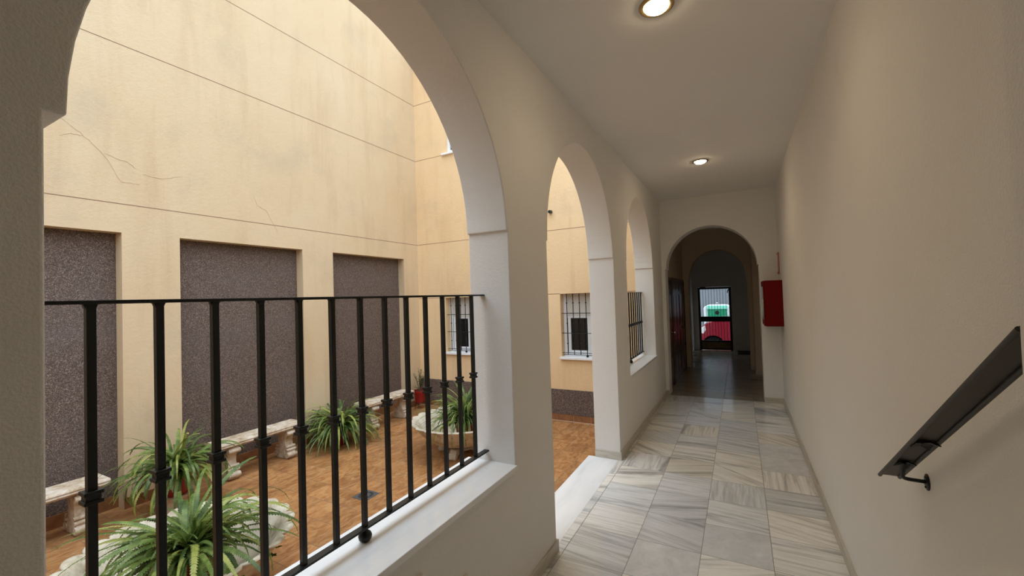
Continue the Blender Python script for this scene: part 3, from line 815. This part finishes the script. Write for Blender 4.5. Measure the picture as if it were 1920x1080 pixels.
def foliage_strap(bm, rng, nf, Lmin, Lmax, wid, floor_z=None, elr=(.5, 1.35), droop=(1.2, 2.6), azr=(0, 2 * PI)):
    for _ in range(nf):
        az = rng.uniform(*azr); Lf = rng.uniform(Lmin, Lmax); el = rng.uniform(*elr)
        pts = frond_curve(rng, az, Lf, el, rng.uniform(*droop))
        if floor_z is not None:
            for p in pts: p.z = max(p.z, floor_z)
        base_ = Vector((rng.uniform(-.05, .05), rng.uniform(-.05, .05), 0))
        wd = wid * rng.uniform(.7, 1.25); n = 14; prev = None; mi = rng.choice((0, 0, 0, 1, 1, 2)); roll = rng.uniform(-.4, .4)
        for k in range(n + 1):
            t = k / n; p, d = sample(pts, t); p = p + base_
            side = d.cross(Vector((0, 0, 1)))
            if side.length < .01: side = Vector((1, 0, 0))
            side.normalize(); up = side.cross(d).normalized()
            side = (side * math.cos(roll) + up * math.sin(roll)).normalized()
            w_ = wd * (.35 + .65 * math.sin(min(1, t * 1.6) * PI / 2)) * (1 - t ** 3) + .0006
            row = [bm.verts.new(p - side * w_ + up * w_ * .35), bm.verts.new(p), bm.verts.new(p + side * w_ + up * w_ * .35)]
            if prev:
                bm.faces.new((prev[0], prev[1], row[1], row[0])).material_index = mi; bm.faces.new((prev[1], prev[2], row[2], row[1])).material_index = mi
            prev = row
def pot(t, r, h, mat='redpot', z=0):
    bm = B(); add_lathe(bm, [(r * .68, 0), (r * .92, h * .82), (r, h * .83), (r * 1.02, h), (r * .94, h), (r * .90, h * .84), (r * .85, h * .8)], 32, cap=False)
    add_lathe(bm, [(r * .68, 0), (r * .1, .002)], 32)
    p = obj('pot', bm, mat, t, smooth=True); p.location.z = z
    bm = B(); add_lathe(bm, [(r * .9, h * .86), (r * .4, h * .90), (r * .05, h * .91)], 24); s = obj('soil', bm, 'soil', t, smooth=True); s.location.z = z
def plant(label, loc, z, r, h, fol, mat, seed, name='potted_fern', azoff=0):
    t = thing(name, label, 'potted plant', (loc[0], loc[1], z))
    pot(t, r, h)
    rng = random.Random(seed); bm = B(); fol(bm, rng)
    for v in bm.verts:
        lim = XP + .02 - loc[0]
        if v.co.x < lim: v.co.x = lim + (v.co.x - lim) * -.12
    f = obj('foliage', bm, mat, t); f.location.z = h * .9
    f.data.materials.append(MAT['leaf_mid']); f.data.materials.append(MAT['leaf_yellow'])
    return t
inner = ZF + .176
# basin 1: two tufts share the bowl
def f1(bm, rng):
    foliage_fern(bm, rng, 180, .36, .80, .024, floor_z=-.08, pinnae=38, elr=(.3, 1.35), droop=(1.1, 2.9))
    foliage_fern(bm, rng, 90, .18, .42, .021, floor_z=-.1, pinnae=24, elr=(.7, 1.5), droop=(.8, 2.4))
plant('fern in a red pot in the foreground scalloped basin', (-3.20, 1.42), inner + .002, .15, .27, f1, 'fern', 3)
def f2(bm, rng):
    foliage_strap(bm, rng, 300, .30, .78, .0125, floor_z=-.16, elr=(.4, 1.5), droop=(1.0, 3.0))
    foliage_fern(bm, rng, 30, .3, .5, .02, floor_z=-.1)
plant('leafy fern in a red pot in the farther scalloped basin', (-3.20, 4.55), inner + .002, .14, .26, f2, 'strap', 5)
def f3(bm, rng):
    foliage_fern(bm, rng, 180, .30, .70, .025, floor_z=-.36, pinnae=32, elr=(.2, 1.45), droop=(1.2, 3.0))
plant('fern in a red pot before the cream pier between the first two dark panels', (-5.08, 2.16), ZF + .16, .13, .24, f3, 'fern', 9)
st = thing('plant_stand', 'low stone block under the fern by the first cream pier', 'plant stand', (-5.08, 2.16, ZF))
bm = B(); add_lathe(bm, [(.11, 0), (.12, .02), (.09, .05), (.085, .11), (.12, .14), (.125, .16), (.02, .16)], 24); obj('block', bm, 'stone', st, smooth=True)
def f4(bm, rng):
    foliage_strap(bm, rng, 330, .32, .84, .017, floor_z=-.16, elr=(.2, 1.45), droop=(1.5, 3.3))
plant('broad leaved fern on the floor between the middle and far benches', (-5.18, 4.20), ZF + .001, .13, .20, f4, 'strap', 12)

# corner shrub in small red pot on a wire stand
ws = thing('wire_plant_stand', 'thin black wire stand carrying the small red pot in the corner', 'plant stand', (-5.40, 6.22, ZF))
bm = B()
pts = [(.09 * math.cos(a), .09 * math.sin(a), .115) for a in [2 * PI * i / 20 for i in range(21)]]
add_tube(bm, pts, .004, 6); obj('ring', bm, 'iron', ws)
for i in range(3):
    a = 2 * PI * i / 3 + .4
    bm = B(); add_tube(bm, [(.085 * math.cos(a), .085 * math.sin(a), .116), (.12 * math.cos(a), .12 * math.sin(a), .05), (.13 * math.cos(a), .13 * math.sin(a), 0)], .004, 6); obj('leg', bm, 'iron', ws)
sp = thing('potted_shrub', 'spiky dark shrub in a small red pot in the courtyard corner', 'potted plant', (-5.40, 6.22, ZF + .1195))
pot(sp, .125, .22)
rng = random.Random(21); bmS = B(); bmL = B()
for i in range(16):
    a = rng.uniform(0, 2 * PI); h_ = rng.uniform(.18, .42); r_ = rng.uniform(.03, .15)
    if i == 0: h_, r_ = .42, .02
    p0 = Vector((0, 0, .19)); p1 = Vector((r_ * .5 * math.cos(a), r_ * .5 * math.sin(a), .19 + h_ * .6)); p2 = Vector((r_ * math.cos(a), r_ * math.sin(a), .19 + h_))
    add_tube(bmS, [p0, p1, p2], [.004, .003, .0015], 5)
    for k in range(26):
        f = .35 + .65 * k / 25; q = p1.lerp(p2, (f - .5) * 2) if f > .5 else p0.lerp(p1, f * 2)
        d = Vector((rng.uniform(-1, 1), rng.uniform(-1, 1), rng.uniform(-.2, 1))).normalized(); s_ = d.cross(Vector((.3, .5, .8))).normalized()
        l_ = rng.uniform(.03, .06)
        bmL.faces.new([bmL.verts.new(v) for v in (q, q + d * l_ * .5 + s_ * .006, q + d * l_, q + d * l_ * .5 - s_ * .006)])
for i in range(8):   # long pale arching blades
    a = rng.uniform(PI * .7, PI * 1.6)
    pts = frond_curve(rng, a, rng.uniform(.18, .30), 1.0, 2.0)
    prev = None
    for k, p in enumerate(pts):
        w_ = .004 * (1 - (k / 14) ** 2) + .0005; row = [bmL.verts.new(p + Vector((0, -w_, .2))), bmL.verts.new(p + Vector((0, w_, .2)))]
        if prev: bmL.faces.new((prev[0], prev[1], row[1], row[0]))
        prev = row
obj('stems', bmS, 'twig', sp); obj('foliage', bmL, 'shrub', sp)

# ------------------------------------------------------------------ light
wd = bpy.data.worlds.new('overcast_sky'); S.world = wd; wd.use_nodes = True
bg = wd.node_tree.nodes['Background']; bg.inputs[1].default_value = 1.0
wn_ = wd.node_tree
tc = wn_.nodes.new('ShaderNodeTexCoord'); sx = wn_.nodes.new('ShaderNodeSeparateXYZ'); L(wn_, tc.outputs['Generated'], sx.inputs[0])
el = maprange(wn_, sx.outputs[2], 0, 1, 1.15, 4.3)          # overcast sky, brightest overhead
cc = nt_c = wn_.nodes.new('ShaderNodeVectorMath'); cc.operation = 'SCALE'; cc.inputs[0].default_value = (.80, .895, 1.0); L(wn_, el, cc.inputs[3])
L(wn_, cc.outputs[0], bg.inputs[0])
S.view_settings.view_transform = 'Standard'; S.view_settings.look = 'None'; S.view_settings.gamma = 1; S.view_settings.use_curve_mapping = False
S.view_settings.exposure = 0.0

# ------------------------------------------------------------------ camera
yaw, pit, rol = 0.49389923, 0.02311068, -0.03145226
F = 791.503
f = Vector((-math.sin(yaw) * math.cos(pit), math.cos(yaw) * math.cos(pit), math.sin(pit)))
r = Vector((math.cos(yaw), math.sin(yaw), 0)); u = r.cross(f)
r2 = r * math.cos(rol) + u * math.sin(rol); u2 = -r * math.sin(rol) + u * math.cos(rol)
cam = bpy.data.cameras.new('camera'); co = bpy.data.objects.new('camera', cam); COL.objects.link(co)
mw = Matrix((( r2.x, u2.x, -f.x, 0), (r2.y, u2.y, -f.y, 0), (r2.z, u2.z, -f.z, 1.65), (0, 0, 0, 1)))
co.matrix_world = mw
cam.sensor_width = 36; cam.lens = F / 1920 * 36; cam.clip_start = .02
S.camera = co
S.cycles.max_bounces = 14; S.cycles.diffuse_bounces = 8
